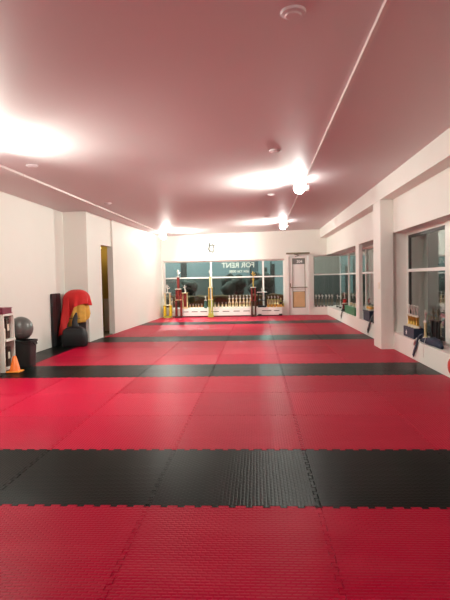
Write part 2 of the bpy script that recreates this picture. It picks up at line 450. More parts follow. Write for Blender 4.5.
b=MB(); rect_frame(b,'x',XN,7.525,9.40,SILL+0.052,HEAD-0.052,0.05,0.04); b.obj('gasket',M['frame_dark'],w4,smooth=False)
for z0,z1 in ((SILL+0.103,TRANS-0.026),(TRANS+0.026,HEAD-0.103)):
    MB().box(XN-0.004,XN+0.004,7.577,9.348,z0,z1).obj('pane',M['glass'],w4,smooth=False)
    MB().box(XN-0.004,XN+0.004,5.652,7.318,z0,z1).obj('pane',M['glass'],w4,smooth=False)

# ------------------------------------------------------------------ door
d1=wroot('door_1',0)
b=MB(); b.box(DL,DL+0.075,YF-0.02,18.34,0.0,2.14); b.box(DR-0.075,DR,YF-0.02,18.34,0.0,2.14); b.box(DL+0.075,DR-0.075,YF-0.02,18.34,2.065,2.14)
b.obj('door_frame',M['trim'],d1,bevel=0.004)
lx0,lx1=DL+0.085,DR-0.085
b=MB(); gx0,gx1=lx0+0.105,lx1-0.085
b.box(lx0,gx0,18.21,18.26,0.012,2.055); b.box(gx1,lx1,18.21,18.26,0.012,2.055)
b.box(gx0,gx1,18.21,18.26,0.012,0.26); b.box(gx0,gx1,18.21,18.26,1.99,2.055)
leaf=b.obj('door_leaf',M['trim'],d1,smooth=False)
b=MB(); b.box(lx0-0.009,lx0-0.001,18.20,18.25,0.012,2.06); b.obj('door_gap_seal',M['bronze'],d1,smooth=False)
b=MB(); rect_frame(b,'y',18.232,gx0,gx1,0.26,1.99,0.018,0.03); b.obj('glazing_bead',M['bronze'],leaf,smooth=False)
MB().box(gx0+0.02,gx1-0.02,18.245,18.25,0.28,1.97).obj('door_glass',M['glass'],leaf,smooth=False)
MB().box(gx0+0.019,gx1-0.019,18.236,18.243,1.785,1.968).obj('number_sign',M['sign_grey'],leaf,smooth=False)
link('door_number',text_mesh('304',0.135,'door_number',M['letter'],0.002,False,0.004),leaf,((gx0+gx1)/2+0.03,18.232,1.872))
MB().box(gx0+0.021,gx1-0.021,18.238,18.243,0.835,1.783).obj('paper_sheet',M['paper'],leaf,smooth=False)
MB().box(gx0+0.021,gx1-0.021,18.237,18.243,0.285,0.82).obj('lower_glass_view',M['sand'],leaf,smooth=False)  # lit view through the lower glass, painted as a beige panel
b=MB(); b.tube([(lx0+0.03,18.16,0.975),(lx1-0.02,18.16,0.975)],0.017,8)
b.tube([(lx0+0.05,18.16,0.975),(lx0+0.05,18.212,0.975)],0.012,8); b.tube([(lx1-0.05,18.16,0.975),(lx1-0.05,18.212,0.975)],0.012,8)
b.obj('push_bar',M['bronze'],leaf)
b=MB(); b.box(DL-0.02,DR-0.02,18.10,18.178,2.135,2.185); b.tube([(DL+0.25,18.14,2.135),(DL+0.42,18.16,2.09),(DL+0.3,18.19,2.05)],0.012,8)
b.obj('door_closer',M['bronze'],d1,smooth=False)
b=MB(); b.box(lx0+0.015,lx0+0.045,18.185,18.212,0.99,1.12); b.obj('door_lock',M['bronze'],leaf,bevel=0.004)

# ------------------------------------------------------------------ baseboard heaters
def heater(x0,x1,slots,label,feet):
    t=thing('baseboard_heater',label,'heater',((x0+x1)/2,18.09,0),0,'white baseboard heaters under the far window')
    h=(x1-x0)/2
    b=MB(); b.box(-h,h,-0.09,0.10,0.035,0.30); cas=b.obj('casing',M['trim'],t,bevel=0.008)
    b=MB(); b.box(-h+0.02,h-0.02,-0.07,0.09,0.0,0.034); b.obj('plinth',M['dark'],t,smooth=False)
    for a,c in slots: MB().box(a-(x0+x1)/2,c-(x0+x1)/2,-0.094,-0.0902,0.175,0.198).obj('vent_slot',M['dark'],cas,smooth=False)
    for fx in feet: MB().box(fx-(x0+x1)/2-0.06,fx-(x0+x1)/2+0.06,-0.11,-0.091,0.001,0.07).obj('foot',M['dark'],t,bevel=0.004)
heater(-3.12,-0.20,[(-3.09,-2.95),(-2.60,-2.42),(-2.31,-2.10),(-2.0,-1.76),(-1.62,-1.35),(-1.22,-0.98),(-0.84,-0.62),(-0.49,-0.27)],'long white baseboard heater with dark slots under the lettered window',[])
heater(-0.03,0.87,[(0.16,0.48),(0.58,0.76)],'short white baseboard heater beside the glazed door',[0.08,0.80])

# ------------------------------------------------------------------ trophies
def figure_mb(h, pose=0):
    b=MB(); s=h
    b.tube([(0,0,0),(0,0,s*0.06)],[s*0.16,s*0.10],10)
    b.tube([(0.0,0,s*0.05),(0.02*s,0,s*0.28),(0,0,s*0.50)],[s*0.045,s*0.055,s*0.075],8)
    if pose==0: b.tube([(0,0,s*0.48),(s*0.16,0,s*0.50),(s*0.33,0,s*0.62)],[s*0.075,s*0.055,s*0.04],8)
    else: b.tube([(0,0,s*0.5),(s*0.10,0,s*0.27),(s*0.10,0,s*0.05)],[s*0.07,s*0.055,s*0.04],8)
    b.tube([(0,0,s*0.46),(-s*0.02,0,s*0.62),(-s*0.03,0,s*0.78)],[s*0.085,s*0.075,s*0.10],8)
    b.tube([(-s*0.03,0,s*0.78),(-s*0.03,0,s*0.84)],[s*0.04,s*0.035],8)
    b.sphere((-s*0.03,0,s*0.91),s*0.085,10,8)
    b.tube([(-s*0.12,0,s*0.76),(-s*0.22,s*0.03,s*0.66),(-s*0.16,-s*0.06,s*0.74)],[s*0.04,s*0.035,s*0.025],6)
    b.tube([(s*0.06,0,s*0.76),(s*0.16,-s*0.05,s*0.72),(s*0.20,-s*0.05,s*0.86)],[s*0.04,s*0.035,s*0.025],6)
    return b
def trophy(label, loc, base, stages, top, group=None, rz=0):
    """base=(w,d,h,mat); stages=[(height, columns, spread, radius, colmat, plate_w, plate_mat)]; top=(h, mat, pose)"""
    t=thing('trophy',label,'trophy',loc,rz,group)
    w,d,h,m=base
    b=MB(); b.box(-w/2,w/2,-d/2,d/2,0,h*0.6); b.box(-w*0.42,w*0.42,-d*0.42,d*0.42,h*0.6,h); b.obj('base',m,t,bevel=0.004)
    z=h
    for (sh,n,sp,r,cm,pw,pm) in stages:
        if n==1: pos=[(0,0)]
        elif n==2: pos=[(-sp,0),(sp,0)]
        elif n==3: pos=[(-sp,sp*0.5),(sp,sp*0.5),(0,-sp*0.6)]
        else: pos=[(-sp,-sp*0.6),(sp,-sp*0.6),(sp,sp*0.6),(-sp,sp*0.6)]
        for px,py in pos:
            MB().lathe([(r*1.25,0),(r*1.25,0.02),(r,0.025),(r,sh-0.05),(r*1.25,sh-0.045),(r*1.25,sh-0.022)],14,(px,py,z)).obj('column',cm,t)
        MB().cbox((0,0,z+sh-0.011),(pw,pw*0.8,0.022)).obj('plate',pm,t,bevel=0.003)
        z+=sh
    if top:
        fh,fm,pose=top
        b=figure_mb(fh,pose); o=b.obj('figurine',fm,t); o.location=(0,0,z)
    return t
YS=17.86
# floor-standing, in front of the heaters
trophy('yellow and gold two tier trophy on the floor at the left end of the heater',(-3.13,YS,0),(0.30,0.2,0.07,M['greengold']),
  [(0.38,4,0.10,0.045,M['yellow'],0.29,M['gold_pale']),(0.43,2,0.085,0.026,M['gold_pale'],0.25,M['cream'])],(0.28,M['silver'],0),None)
trophy('tall maroon column trophy with silver figure, second from left along far window',(-2.74,YS,0),(0.26,0.2,0.05,M['darkwood']),
  [(0.58,4,0.085,0.034,M['maroon'],0.22,M['gold_pale']),(0.38,3,0.07,0.04,M['maroon'],0.21,M['cream']),(0.42,1,0,0.05,M['maroon'],0.12,M['silver'])],(0.25,M['silver'],0))
trophy('tall slim green and gold trophy standing in front of the left window mullion',(-1.62,YS,0),(0.20,0.18,0.12,M['greengold']),
  [(0.50,3,0.062,0.022,M['greengold'],0.17,M['gold_pale']),(0.42,2,0.055,0.026,M['gold'],0.15,M['gold_pale']),(0.36,1,0,0.036,M['gold_pale'],0.1,M['gold'])],(0.25,M['silver'],0))
trophy('tall dark brown trophy with white top plate standing between the two heaters',(-0.13,YS,0),(0.20,0.18,0.06,M['darkwood']),
  [(0.50,4,0.062,0.032,M['darkwood'],0.18,M['maroon']),(0.46,4,0.055,0.028,M['maroon'],0.2,M['silver']),(0.28,1,0,0.02,M['gold'],0.09,M['gold'])],(0.26,M['gold'],0))
# standing on the heaters
HZ=0.301; YH=18.10
sg='small trophies standing on the far heaters'
t=trophy('small silver trophy between the yellow and the maroon tall trophies',(-3.015,YH,HZ),(0.08,0.08,0.04,M['cream']),[(0.22,1,0,0.024,M['silver'],0.07,M['gold_pale'])],(0.14,M['silver'],1),sg)
dup(t,(-2.885,YH,HZ),'small silver trophy close against the left side of the tall maroon trophy')
trophy('dark trophy with four gold columns on the heater, right of the maroon one',(-2.545,YH,HZ),(0.19,0.15,0.06,M['gold_pale']),
  [(0.50,4,0.075,0.014,M['gold_pale'],0.2,M['gold_pale'])],(0.27,M['silver'],1))
MB().box(-0.05,0.05,-0.03,0.03,0.06,0.535).obj('core',M['maroon'],bpy.data.objects['trophy.003'] if False else [o for o in COL.objects if o.get('label','').startswith('dark trophy with four gold')][0],smooth=False)
lows=[(-2.375,'first'),(-2.262,'second'),(-2.163,'third'),(-2.067,'fourth'),(-1.955,'fifth')]
t=None
for x,w in lows:
    lb=f'tiny cream award, {w} from left of five on heater left of the green trophy'
    if t is None:
        t=trophy(lb,(x,YH-0.02,HZ),(0.06,0.06,0.045,M['cream']),[(0.05,1,0,0.016,M['gold'],0.045,M['gold'])],(0.07,M['silver'],1),'low awards on the long heater')
    else: dup(t,(x,YH-0.02,HZ),lb)
trophy('small dark teal trophy just left of the slim green and gold trophy',(-1.82,YH,HZ),(0.11,0.09,0.05,M['teal']),[(0.24,3,0.03,0.022,M['teal'],0.10,M['silver'])],(0.14,M['silver'],1))
t=None
for x,w in ((-1.489,'first'),(-1.366,'second'),(-1.232,'third'),(-1.101,'fourth')):
    lb=f'short pale gold trophy, {w} from left of four right of the green trophy'
    if t is None:
        t=trophy(lb,(x,YH,HZ),(0.075,0.075,0.06,M['cream']),[(0.06,1,0,0.022,M['gold_pale'],0.055,M['gold_pale'])],(0.08,M['silver'],1),'short trophies on the long heater')
    else: dup(t,(x,YH,HZ),lb)
t=None
for k,x in enumerate((-0.979,-0.856,-0.733,-0.603,-0.477,-0.358,-0.246)):
    w=['first','second','third','fourth','fifth','sixth','seventh'][k]
    lb=f'white and gold trophy, {w} from left in the row of seven under the lettering'
    if t is None:
        t=trophy(lb,(x,YH,HZ),(0.085,0.085,0.05,M['cream']),[(0.16,2,0.024,0.014,M['gold_pale'],0.08,M['cream']),(0.13,1,0,0.02,M['gold_pale'],0.075,M['silver'])],(0.11,M['silver'],1),'even row of seven column trophies')
    else: dup(t,(x,YH,HZ),lb)
t=trophy('wide dark trophy with broad silver plate on the short heater',(0.165,YH,HZ),(0.30,0.17,0.06,M['blackp']),
  [(0.20,4,0.11,0.018,M['blackp'],0.26,M['blackp']),(0.28,4,0.12,0.018,M['blackp'],0.36,M['silver'])],(0.13,M['silver'],1))
t=None
for k,x in enumerate((0.386,0.498,0.609,0.724)):
    w=['first','second','third','fourth'][k]
    lb=f'gold column trophy, {w} from left of the four on the short heater'
    if t is None:
        t=trophy(lb,(x,YH,HZ),(0.095,0.09,0.10,M['gold']),[(0.18,2,0.026,0.014,M['gold_pale'],0.085,M['greengold'])],(0.12,M['silver'],0),'gold trophies on the short heater')
    else: dup(t,(x,YH,HZ),lb)
trophy('dark trophy with gold base at the right end of the short heater',(0.818,YH,HZ),(0.09,0.09,0.10,M['gold']),[(0.11,1,0,0.03,M['darkwood'],0.08,M['greengold'])],(0.12,M['gold_pale'],0))
trophy('small gold and green trophy on the sill corner next to the glazed door',(0.915,18.245,0.301),(0.07,0.06,0.04,M['gold']),[(0.10,1,0,0.018,M['greengold'],0.06,M['gold_pale'])],(0.09,M['silver'],1))
# corner window sill, right of the door
t=None
for k,x in enumerate((2.055,2.165,2.275,2.405,2.515,2.615)):
    w=['first','second','third','fourth','fifth','sixth'][k]
    lb=f'dark trophy with silver figure, {w} on the corner sill right of the door'
    if t is None:
        t=trophy(lb,(x,18.26,0.281),(0.08,0.075,0.04,M['blackp']),[(0.24,2,0.022,0.012,M['bronze'],0.075,M['darkwood'])],(0.15,M['silver'],0),'silver figure trophies on the corner sill')
    else: dup(t,(x,18.26,0.281),lb)
dup(t,(2.66,17.35,SILL+0.001),'silver figure trophy just round the corner on the right sill, farthest back')
dup(t,(2.66,16.75,SILL+0.001),'silver figure trophy on the right sill beside the red trophy')
trophy('red trophy with pale figure at the bend of the right sill',(2.58,15.45,SILL+0.001),(0.16,0.16,0.06,M['blackp']),
  [(0.18,3,0.05,0.028,M['maroon'],0.15,M['cream']),(0.12,1,0,0.045,M['redpad'],0.12,M['maroon'])],(0.2,M['silver'],1),None,1.0)

# ------------------------------------------------------------------ boxes and cups on the right sills
def crate(label, loc, d, m, rim):
    t=thing('storage_box',label,'box',loc)
    x,y,z=d
    MB().box(-x/2,x/2,-y/2,y/2,0,z-0.03).obj('body',m,t,bevel=0.008)
    MB().box(-x/2-0.008,x/2+0.008,-y/2-0.008,y/2+0.008,z-0.03,z).obj('lid',rim,t,bevel=0.005)
    return t
crate('green plastic box on the right sill between the red trophy and the white post',(2.58,14.1,SILL+0.001),(0.2,1.5,0.21),M['greenp'],M['greenp'])
sx=SILL+0.213
t=trophy('pale short trophy on the near end of the green box',(2.58,13.55,sx),(0.10,0.10,0.04,M['cream']),[(0.05,1,0,0.03,M['gold_pale'],0.09,M['cream'])],None,'pale trophies on the green box')
dup(t,(2.58,13.95,sx),'pale short trophy in the middle of the green box')
dup(t,(2.58,14.45,sx),'pale short trophy on the far end of the green box')
crate('navy box on the right sill just past the white post, under small gold trophies',(2.57,11.9,SILL+0.001),(0.2,0.66,0.24),M['navyp'],M['navyp'])
t=trophy('short gold trophy on the far half of the second window navy box',(2.56,12.07,SILL+0.243),(0.12,0.12,0.03,M['cream']),[(0.07,1,0,0.04,M['gold'],0.13,M['gold_pale'])],None,'gold trophies on the far navy box')
dup(t,(2.56,11.77,SILL+0.243),'short gold trophy on the near half of the second window navy box')
t=thing('storage_box','navy box with white star under four gold trophies on the nearest sill','box',(2.55,8.62,SILL+0.001))
nb=MB().box(-0.08,0.08,-0.29,0.29,0,0.17).obj('body',M['navyp'],t,bevel=0.006)
st=[]
for k in range(10):
    a=PI/2+k*PI/5; r=0.045 if k%2==0 else 0.02; st.append((math.cos(a)*r,math.sin(a)*r))
b=MB(); n=10
b.add([(-0.083,0.12+x,0.075+z) for x,z in st]+[(-0.079,0.12+x,0.075+z) for x,z in st],[tuple(range(n)),tuple(reversed(range(n,2*n)))]+[(i,(i+1)%n,(i+1)%n+n,i+n) for i in range(n)])
b.obj('star',M['letter'],nb,smooth=False)
t=None
for k,y in enumerate((8.84,8.70,8.55,8.40)):
    lb='gold column trophy on the near navy box, '+['farthest from the camera','second from the pillar','third from the pillar','nearest the blue bag'][k]
    if t is None:
        t=trophy(lb,(2.55,y,SILL+0.172),(0.10,0.10,0.035,M['cream']),[(0.16,2,0.024,0.014,M['gold'],0.075,M['cream']),],(0.17,M['silver'],0),'gold trophies on the near navy box',0.9)
    else: dup(t,(2.55,y,SILL+0.172),lb)
trophy('slim silver and gold trophy standing on the near sill beside the navy box',(2.61,8.20,SILL+0.001),(0.08,0.08,0.05,M['silver']),[(0.25,1,0,0.022,M['gold_pale'],0.07,M['silver'])],(0.17,M['silver'],0),None,0.9)
t=trophy('dark trophy behind the blue bag on the near sill, left one',(2.625,7.88,SILL+0.001),(0.09,0.09,0.08,M['blackp']),[(0.27,3,0.028,0.016,M['blackp'],0.085,M['darkwood'])],(0.17,M['bronze'],0),None,0.8)
dup(t,(2.625,7.68,SILL+0.001),'dark trophy behind the blue bag on the near sill, right one')

# ------------------------------------------------------------------ soft bags with hanging straps
def bag(label, loc, L, H, Wd, mat, strap_pts, sw, extra=None, strapmat=None):
    t=thing('bag',label,'bag',loc)
    rings=14; seg=18; b=MB(); v=[]; f=[]
    for i in range(rings+1):
        s=i/rings; env=math.sin(PI*min(max(s*0.94+0.03,0),1))**0.45
        hh=H*env*(0.82+0.18*math.sin(5.1*s+0.7)); ww=Wd*env
        for k in range(seg):
            a=2*PI*k/seg; cx=math.cos(a); cz=math.sin(a)
            px=ww/2*math.copysign(abs(cx)**0.7,cx)*(1+0.06*math.sin(9*s+2*a)); pz=hh/2*(1+math.copysign(abs(cz)**0.75,cz))
            pz=max(0.0,pz*(1+0.05*math.sin(7*a+11*s)))
            v.append((px,(s-0.5)*L,pz))
    for i in range(rings):
        for k in range(seg): f.append((i*seg+k,(i)*seg+(k+1)%seg,(i+1)*seg+(k+1)%seg,(i+1)*seg+k))
    f.append(tuple(range(seg))); f.append(tuple(reversed(range(rings*seg,(rings+1)*seg))))
    b.add(v,f); 
    o=b.obj('bag_body',mat,t,angle=80)
    b=MB(); ribbon(b,strap_pts,sw,0.012); b.obj('strap',strapmat or mat,t,angle=50)
    if extra: extra(t)
    return t
def ribbon(b, pts, w, th):
    """flat strap whose width runs along Y mostly"""
    pts=[Vector(p) for p in pts]; v=[]; f=[]
    for i,p in enumerate(pts):
        a=pts[max(i-1,0)]; c=pts[min(i+1,len(pts)-1)]; t=(c-a).normalized()
        side=Vector((0,1,0)); side=(side-t*side.dot(t))
        if side.length<0.2: side=Vector((1,0,0))-t*t.x
        side.normalize(); n=t.cross(side).normalized()
        for s1,s2 in ((-1,-1),(1,-1),(1,1),(-1,1)): v.append(p+side*(w/2*s1)+n*(th/2*s2))
    for i in range(len(pts)-1):
        for k in range(4): f.append((i*4+k,i*4+(k+1)%4,(i+1)*4+(k+1)%4,(i+1)*4+k))
    f.append((3,2,1,0)); m=(len(pts)-1)*4; f.append((m,m+1,m+2,m+3)); b.add(v,f)
def tassel(t):
    b=MB(); b.tube([(-0.05,0.10,0.09),(-0.073,0.10,0.0),(-0.075,0.12,-0.12),(-0.073,0.11,-0.2)],0.0035,6); b.obj('cord',M['silver'],t)
    b=MB(); b.tube([(-0.07,0.41,0.05),(-0.098,0.45,0.0),(-0.10,0.49,-0.06)],[0.018,0.022,0.012],8); b.obj('buckle',M['silver'],t)
bag('slumped navy bag on the nearest sill with thick strap hanging down the wall',(2.505,7.62,SILL+0.001),0.90,0.14,0.11,M['navy'],
    [(-0.02,0.32,0.125),(-0.055,0.36,0.10),(-0.08,0.38,0.03),(-0.085,0.43,-0.06),(-0.087,0.53,-0.17),(-0.087,0.58,-0.24)],0.055,tassel)
# second window: black bag standing upright with dangling strap
def upright(label, loc, h, w, mat, strap_pts, sw):
    t=thing('bag',label,'bag',loc)
    b=MB(); b.lathe([(w*0.40,0),(w*0.5,0.02),(w*0.52,h*0.3),(w*0.42,h*0.6),(w*0.22,h*0.8),(w*0.16,h*0.86),(w*0.26,h*0.93),(w*0.2,h),(0.004,h*1.01)],18); b.obj('bag_body',mat,t,angle=80)
    b=MB(); ribbon(b,strap_pts,sw,0.012); b.obj('strap',mat,t,angle=50)
    return t
upright('upright black bag on the second window sill with strap hanging over edge',(2.54,11.22,SILL+0.001),0.33,0.17,M['figure_black'],
    [(-0.03,0.02,0.20),(-0.085,0.04,0.14),(-0.112,0.08,0.03),(-0.118,0.18,-0.07),(-0.118,0.30,-0.18),(-0.118,0.34,-0.20)],0.09)
dk=thing('belt','dark folded belt dangling over the sill below the red trophy','belt',(2.55,15.0,SILL+0.001))
b=MB(); ribbon(b,[(0.10,0.1,0.012),(0.0,0.02,0.014),(-0.10,0.0,0.014),(-0.122,0.03,-0.012),(-0.124,0.12,-0.09),(-0.124,0.2,-0.16)],0.10,0.012); b.obj('belt_strap',M['darkwood'],dk,angle=50)
b=MB(); b.tube([(0.02,-0.02,0.045),(0.02,0.12,0.045)],0.04,12); b.obj('belt_roll',M['figure_black'],dk)
# pale jar and tin at the near end of window three
t=thing('jar','pale jar beside the upright black bag at the pillar end of the sill','jar',(2.60,10.62,SILL+0.001))
MB().lathe([(0.06,0),(0.065,0.01),(0.065,0.12),(0.05,0.14)],18).obj('jar_body',M['cream'],t); MB().lathe([(0.055,0),(0.055,0.03)],18,(0,0,0.141)).obj('jar_lid',M['dark'],t)
# red padded item low on the right wall at the frame edge
t=thing('hand_pad','red hand pad low on the right wall at the picture edge','pad',(2.425,6.55,0.07))
MB().sphere((-0.02,0.02,0.10),0.09,16,10,(0.35,1.1,1.15)).obj('pad_body',M['redpad'],t); 
b=MB(); b.tube([(-0.01,0.02,0.18),(0.0,0.02,0.24),(0.012,0.02,0.245)],0.008,6); b.obj('hanging_loop',M['blackp'],t)
# light switch on the pillar
t=thing('light_switch','small white light switch on the side of the white pillar','light switch',(XP-0.001,9.52,1.08))
swp=MB().box(-0.008,0,-0.05,0.05,0,0.12).obj('switch_plate',M['cream'],t,bevel=0.002); MB().box(-0.014,-0.0085,-0.018,0.018,0.03,0.09).obj('rocker',M['trim'],swp,bevel=0.002)
# wall emblem above the mullion
b=MB(); y0,y1=YF-0.014,YF-0.001; ex,ez=-1.58,2.26
def stroke(pts,w):
    for (xa,za),(xb,zb) in zip(pts[:-1],pts[1:]):
        d=Vector((xb-xa,0,zb-za)).normalized(); n=Vector((-d.z,0,d.x))*w/2; e=d*w*0.35
        p=[Vector((xa,0,za))-e+n,Vector((xb,0,zb))+e+n,Vector((xb,0,zb))+e-n,Vector((xa,0,za))-e-n]
        b.add([(ex+q.x,y0,ez+q.z) for q in p]+[(ex+q.x,y1,ez+q.z) for q in p],[(3,2,1,0),(4,5,6,7),(0,1,5,4),(1,2,6,5),(2,3,7,6),(3,0,4,7)])
stroke([(-0.10,0.24),(0.11,0.25)],0.037); stroke([(-0.06,0.33),(-0.07,0.24),(-0.10,0.12),(-0.06,0.03)],0.051); stroke([(0.07,0.22),(0.09,0.12),(0.06,0.03)],0.037); stroke([(-0.04,0.15),(0.04,0.16)],0.027); stroke([(-0.05,0.06),(0.03,0.02),(0.05,-0.03)],0.031); stroke([(0.03,0.31),(0.05,0.28)],0.031)
tag(b.obj('wall_emblem',M['emblem'],None,smooth=False),'small grey brush stroke emblem on the far wall above the left mullion','emblem')

# ------------------------------------------------------------------ left alcove
# white shelf unit
sx0,sx1,sy0,sy1=-4.06,-3.735,7.17,7.58
t=thing('shelf_unit','narrow white two tier shelf against the left wall','shelf',(-3.895,7.52,0.001))
def L(b): return b
b=MB(); b.box(-0.16,0.165,-0.17,-0.145,0,0.86); b.obj('side_panel',M['shelfw'],t,bevel=0.002)
b=MB(); b.box(-0.16,0.165,0.145,0.17,0,0.86); b.obj('side_panel',M['shelfw'],t,bevel=0.002)
b=MB(); b.box(-0.16,-0.1455,-0.1445,0.1445,0,0.86); b.obj('back_panel',M['dark'],t,smooth=False)
for z,e in ((0.03,0),(0.455,0.025),(0.835,0)):
    MB().box(-0.145,0.165+e,-0.1445,0.1445,z,z+0.03).obj('shelf_board',M['shelfw'],t,bevel=0.002)
MB().box(0.05,0.14,0.135,0.1445,0.50,0.83).obj('inner_liner',M['shelfw'],t,smooth=False)
bk=thing('book','maroon book lying on top of the white shelf','book',(-3.83,7.49,0.867))
MB().box(-0.10,0.10,-0.15,0.15,0,0.008).obj('cover',M['maroonp'],bk,smooth=False); MB().box(-0.097,0.09,-0.146,0.146,0.0085,0.082).obj('pages',M['maroonp'],bk,smooth=False); MB().box(-0.10,0.10,-0.15,0.15,0.0825,0.091).obj('cover',M['maroonp'],bk,smooth=False)
bk=thing('bottle','pale bottle standing inside the upper tier of the white shelf','bottle',(-3.80,7.46,0.4865))
MB().lathe([(0.032,0),(0.035,0.005),(0.035,0.15),(0.014,0.19),(0.014,0.21)],16).obj('bottle_body',M['cream'],bk); MB().lathe([(0.017,0),(0.017,0.025)],14,(0,0,0.2105)).obj('bottle_cap',M['dark'],bk)
for z,w in ((0.0615,'lower'),(0.4865,'upper')):
    bk=thing('binder','dark brown binder standing in the %s tier of the white shelf'%w,'binder',(-3.90,7.57,z),0,'binders in the white shelf')
    MB().box(-0.10,0.125,-0.045,0.06,0,0.30).obj('cover',M['darkwood'],bk,bevel=0.004)
    MB().box(0.1255,0.127,-0.02,0.035,0.12,0.22).obj('spine_label',M['cream'],bk,smooth=False)
# bin with ball
t=thing('bin','black tapered plastic bin under the grey ball','bin',(-3.69,7.93,0.001))
b=MB()
v=[];f=[]
def ringsq(w,d,z,r=0.04,n=5):
    out=[]
    for cx,cy,a0 in ((w/2-r,d/2-r,0),(-w/2+r,d/2-r,PI/2),(-w/2+r,-d/2+r,PI),(w/2-r,-d/2+r,1.5*PI)):
        for k in range(n):
            a=a0+PI/2*k/(n-1); out.append((cx+r*math.cos(a),cy+r*math.sin(a),z))
    return out
rings=[ringsq(0.25,0.25,0),ringsq(0.285,0.285,0.38),ringsq(0.315,0.315,0.385),ringsq(0.32,0.32,0.42),ringsq(0.29,0.29,0.42),ringsq(0.27,0.27,0.37),ringsq(0.235,0.235,0.012)]
n=20
for r_ in rings: v+=r_
for i in range(len(rings)-1):
    for k in range(n): f.append((i*n+k,i*n+(k+1)%n,(i+1)*n+(k+1)%n,(i+1)*n+k))
f.append(tuple(reversed(range(n)))); f.append(tuple(range((len(rings)-1)*n,len(rings)*n)))
b.add(v,f); binb=b.obj('bin_body',M['blackp'],t,angle=40)
b=MB(); b.tube([(0.16,-0.06,0.39),(0.18,-0.05,0.355),(0.18,0.05,0.355),(0.16,0.06,0.39)],0.008,8); b.obj('bin_handle',M['blackp'],binb)
t=thing('exercise_ball','grey rubber exercise ball resting in the black bin','ball',(-3.75,7.935,0.44))
o=MB().sphere((0,0,0.16),0.19,32,20).obj('ball_skin',M['ball'],t); o.location=(0,0,0.0)
b=MB(); 
for z in (0.10,0.22):
    r=math.sqrt(0.19**2-(z-0.16)**2); b.tube([(r*math.cos(a*PI/16),r*math.sin(a*PI/16),z) for a in range(33)],0.003,6)
b.obj('ball_ridge',M['ball'],o)
# orange cone
t=thing('traffic_cone','small orange training cone on the black mat beside the shelf','cone',(-3.615,7.42,0.001),0.0)
MB().box(-0.10,0.10,-0.10,0.10,0,0.022).obj('cone_base',M['orange_pale'],t,bevel=0.008)
MB().lathe([(0.082,0.0225),(0.076,0.035),(0.025,0.235),(0.018,0.24),(0.014,0.235),(0.06,0.04)],24).obj('cone_body',M['orange'],t,angle=50)
# black folding panel leaning on the alcove wall
t=thing('folding_mat','tall black padded mat leaning against the alcove wall','mat',(-4.172,10.45,0.001))
for y0 in (-0.235,0.005):
    b=MB(); b.box(-0.02,0.02,y0,y0+0.23,0,1.09); o=b.obj('mat_panel',M['blackv'],t,bevel=0.012); o.rotation_euler=(0,0,0)
b=MB(); b.box(-0.015,0.023,-0.0045,0.0045,0.02,1.07); o=b.obj('hinge_strip',M['blackp'],t,smooth=False); o.rotation_euler=(0,0,0)
# black kick shield under the cape
t=thing('kick_shield','black kick shield standing in the corner under the red cape','kick shield',(-3.87,10.86,0.001))
b=MB()
prof=[(0.175,0.0),(0.185,0.03),(0.185,0.86),(0.14,1.02),(0.06,1.085),(0.002,1.09)]
b.lathe(prof,24); 
for v_ in b.v: v_.y*=0.75
b.obj('pad',M['blackv'],t,angle=60)
b=MB(); ribbon(b,[(-0.10,-0.165,0.55),(-0.08,-0.19,0.55),(0.08,-0.19,0.55),(0.10,-0.165,0.55)],0.05,0.01); b.obj('handle',M['blackp'],t)
# draped cape: red outside, gold lining lower on the right
def cape(hem, rad, top, gath, off, seed, a0, a1, tail=0.0):
    b=MB(); na,nz=72,22; v=[];f=[]
    for i in range(na+1):
        a=a0+(a1-a0)*i/na; u=i/na
        hz=hem(u)
        for j in range(nz+1):
            s=j/nz
            # crown part then fall
            if s<0.42:
                q=s/0.42; r=rad*math.sin(q*PI/2); z=top-(1-math.cos(q*PI/2))*0.20
            else:
                q=(s-0.42)/0.58; z=(top-0.20)*(1-q)+hz*q; r=rad*(1+0.12*q)
            fold=gath*max(0,(s-0.2))*(math.sin(a*7+seed)+0.6*math.sin(a*13+2*seed+s*2))
            r+=fold+off
            tw=tail*max(0.0,1-u/0.36)**0.5*s*s if u<0.36 else 0.0
            v.append((max(-0.265,r*math.cos(a)*1.18)+0.02*tw/0.42,r*math.sin(a)*0.80-tw,z+0.012*math.sin(a*5+seed)*s))
    for i in range(na):
        for j in range(nz): f.append((i*(nz+1)+j,(i+1)*(nz+1)+j,(i+1)*(nz+1)+j+1,i*(nz+1)+j+1))
    b.add(v,f)
    return b
def cloth_obj(b,name,mat,parent,th=0.008):
    o=b.obj(name,mat,parent,angle=80)
    m=o.modifiers.new('thick','SOLIDIFY'); m.thickness=th; m.offset=1
    return o
t=thing('cape','red cape with gold lining draped over the black kick shield','cape',(-3.87,10.86,0.0))
def hem_red(u):
    # u: 0 = back left, around the front, 1 = right
    pts=[(0,0.3),(0.20,0.20),(0.31,0.24),(0.38,0.58),(0.5,0.80),(0.75,0.86),(1,0.80)]
    for (a,x),(c,y) in zip(pts[:-1],pts[1:]):
        if u<=c: return x+(y-x)*(u-a)/(c-a)
    return pts[-1][1]
def hem_gold(u):
    pts=[(0,0.42),(0.12,0.36),(0.35,0.42),(0.6,0.46),(0.8,0.50),(1,0.62)]
    for (a,x),(c,y) in zip(pts[:-1],pts[1:]):
        if u<=c: return x+(y-x)*(u-a)/(c-a)
    return pts[-1][1]
cloth_obj(cape(hem_red,0.212,1.16,0.03,0.03,0.4,PI*1.0,PI*2.04,0.42),'cape_shell',M['redcloth'],t)
cloth_obj(cape(hem_gold,0.200,1.135,0.025,0.008,1.3,PI*1.22,PI*2.03),'lining',M['goldcloth'],t,0.005)
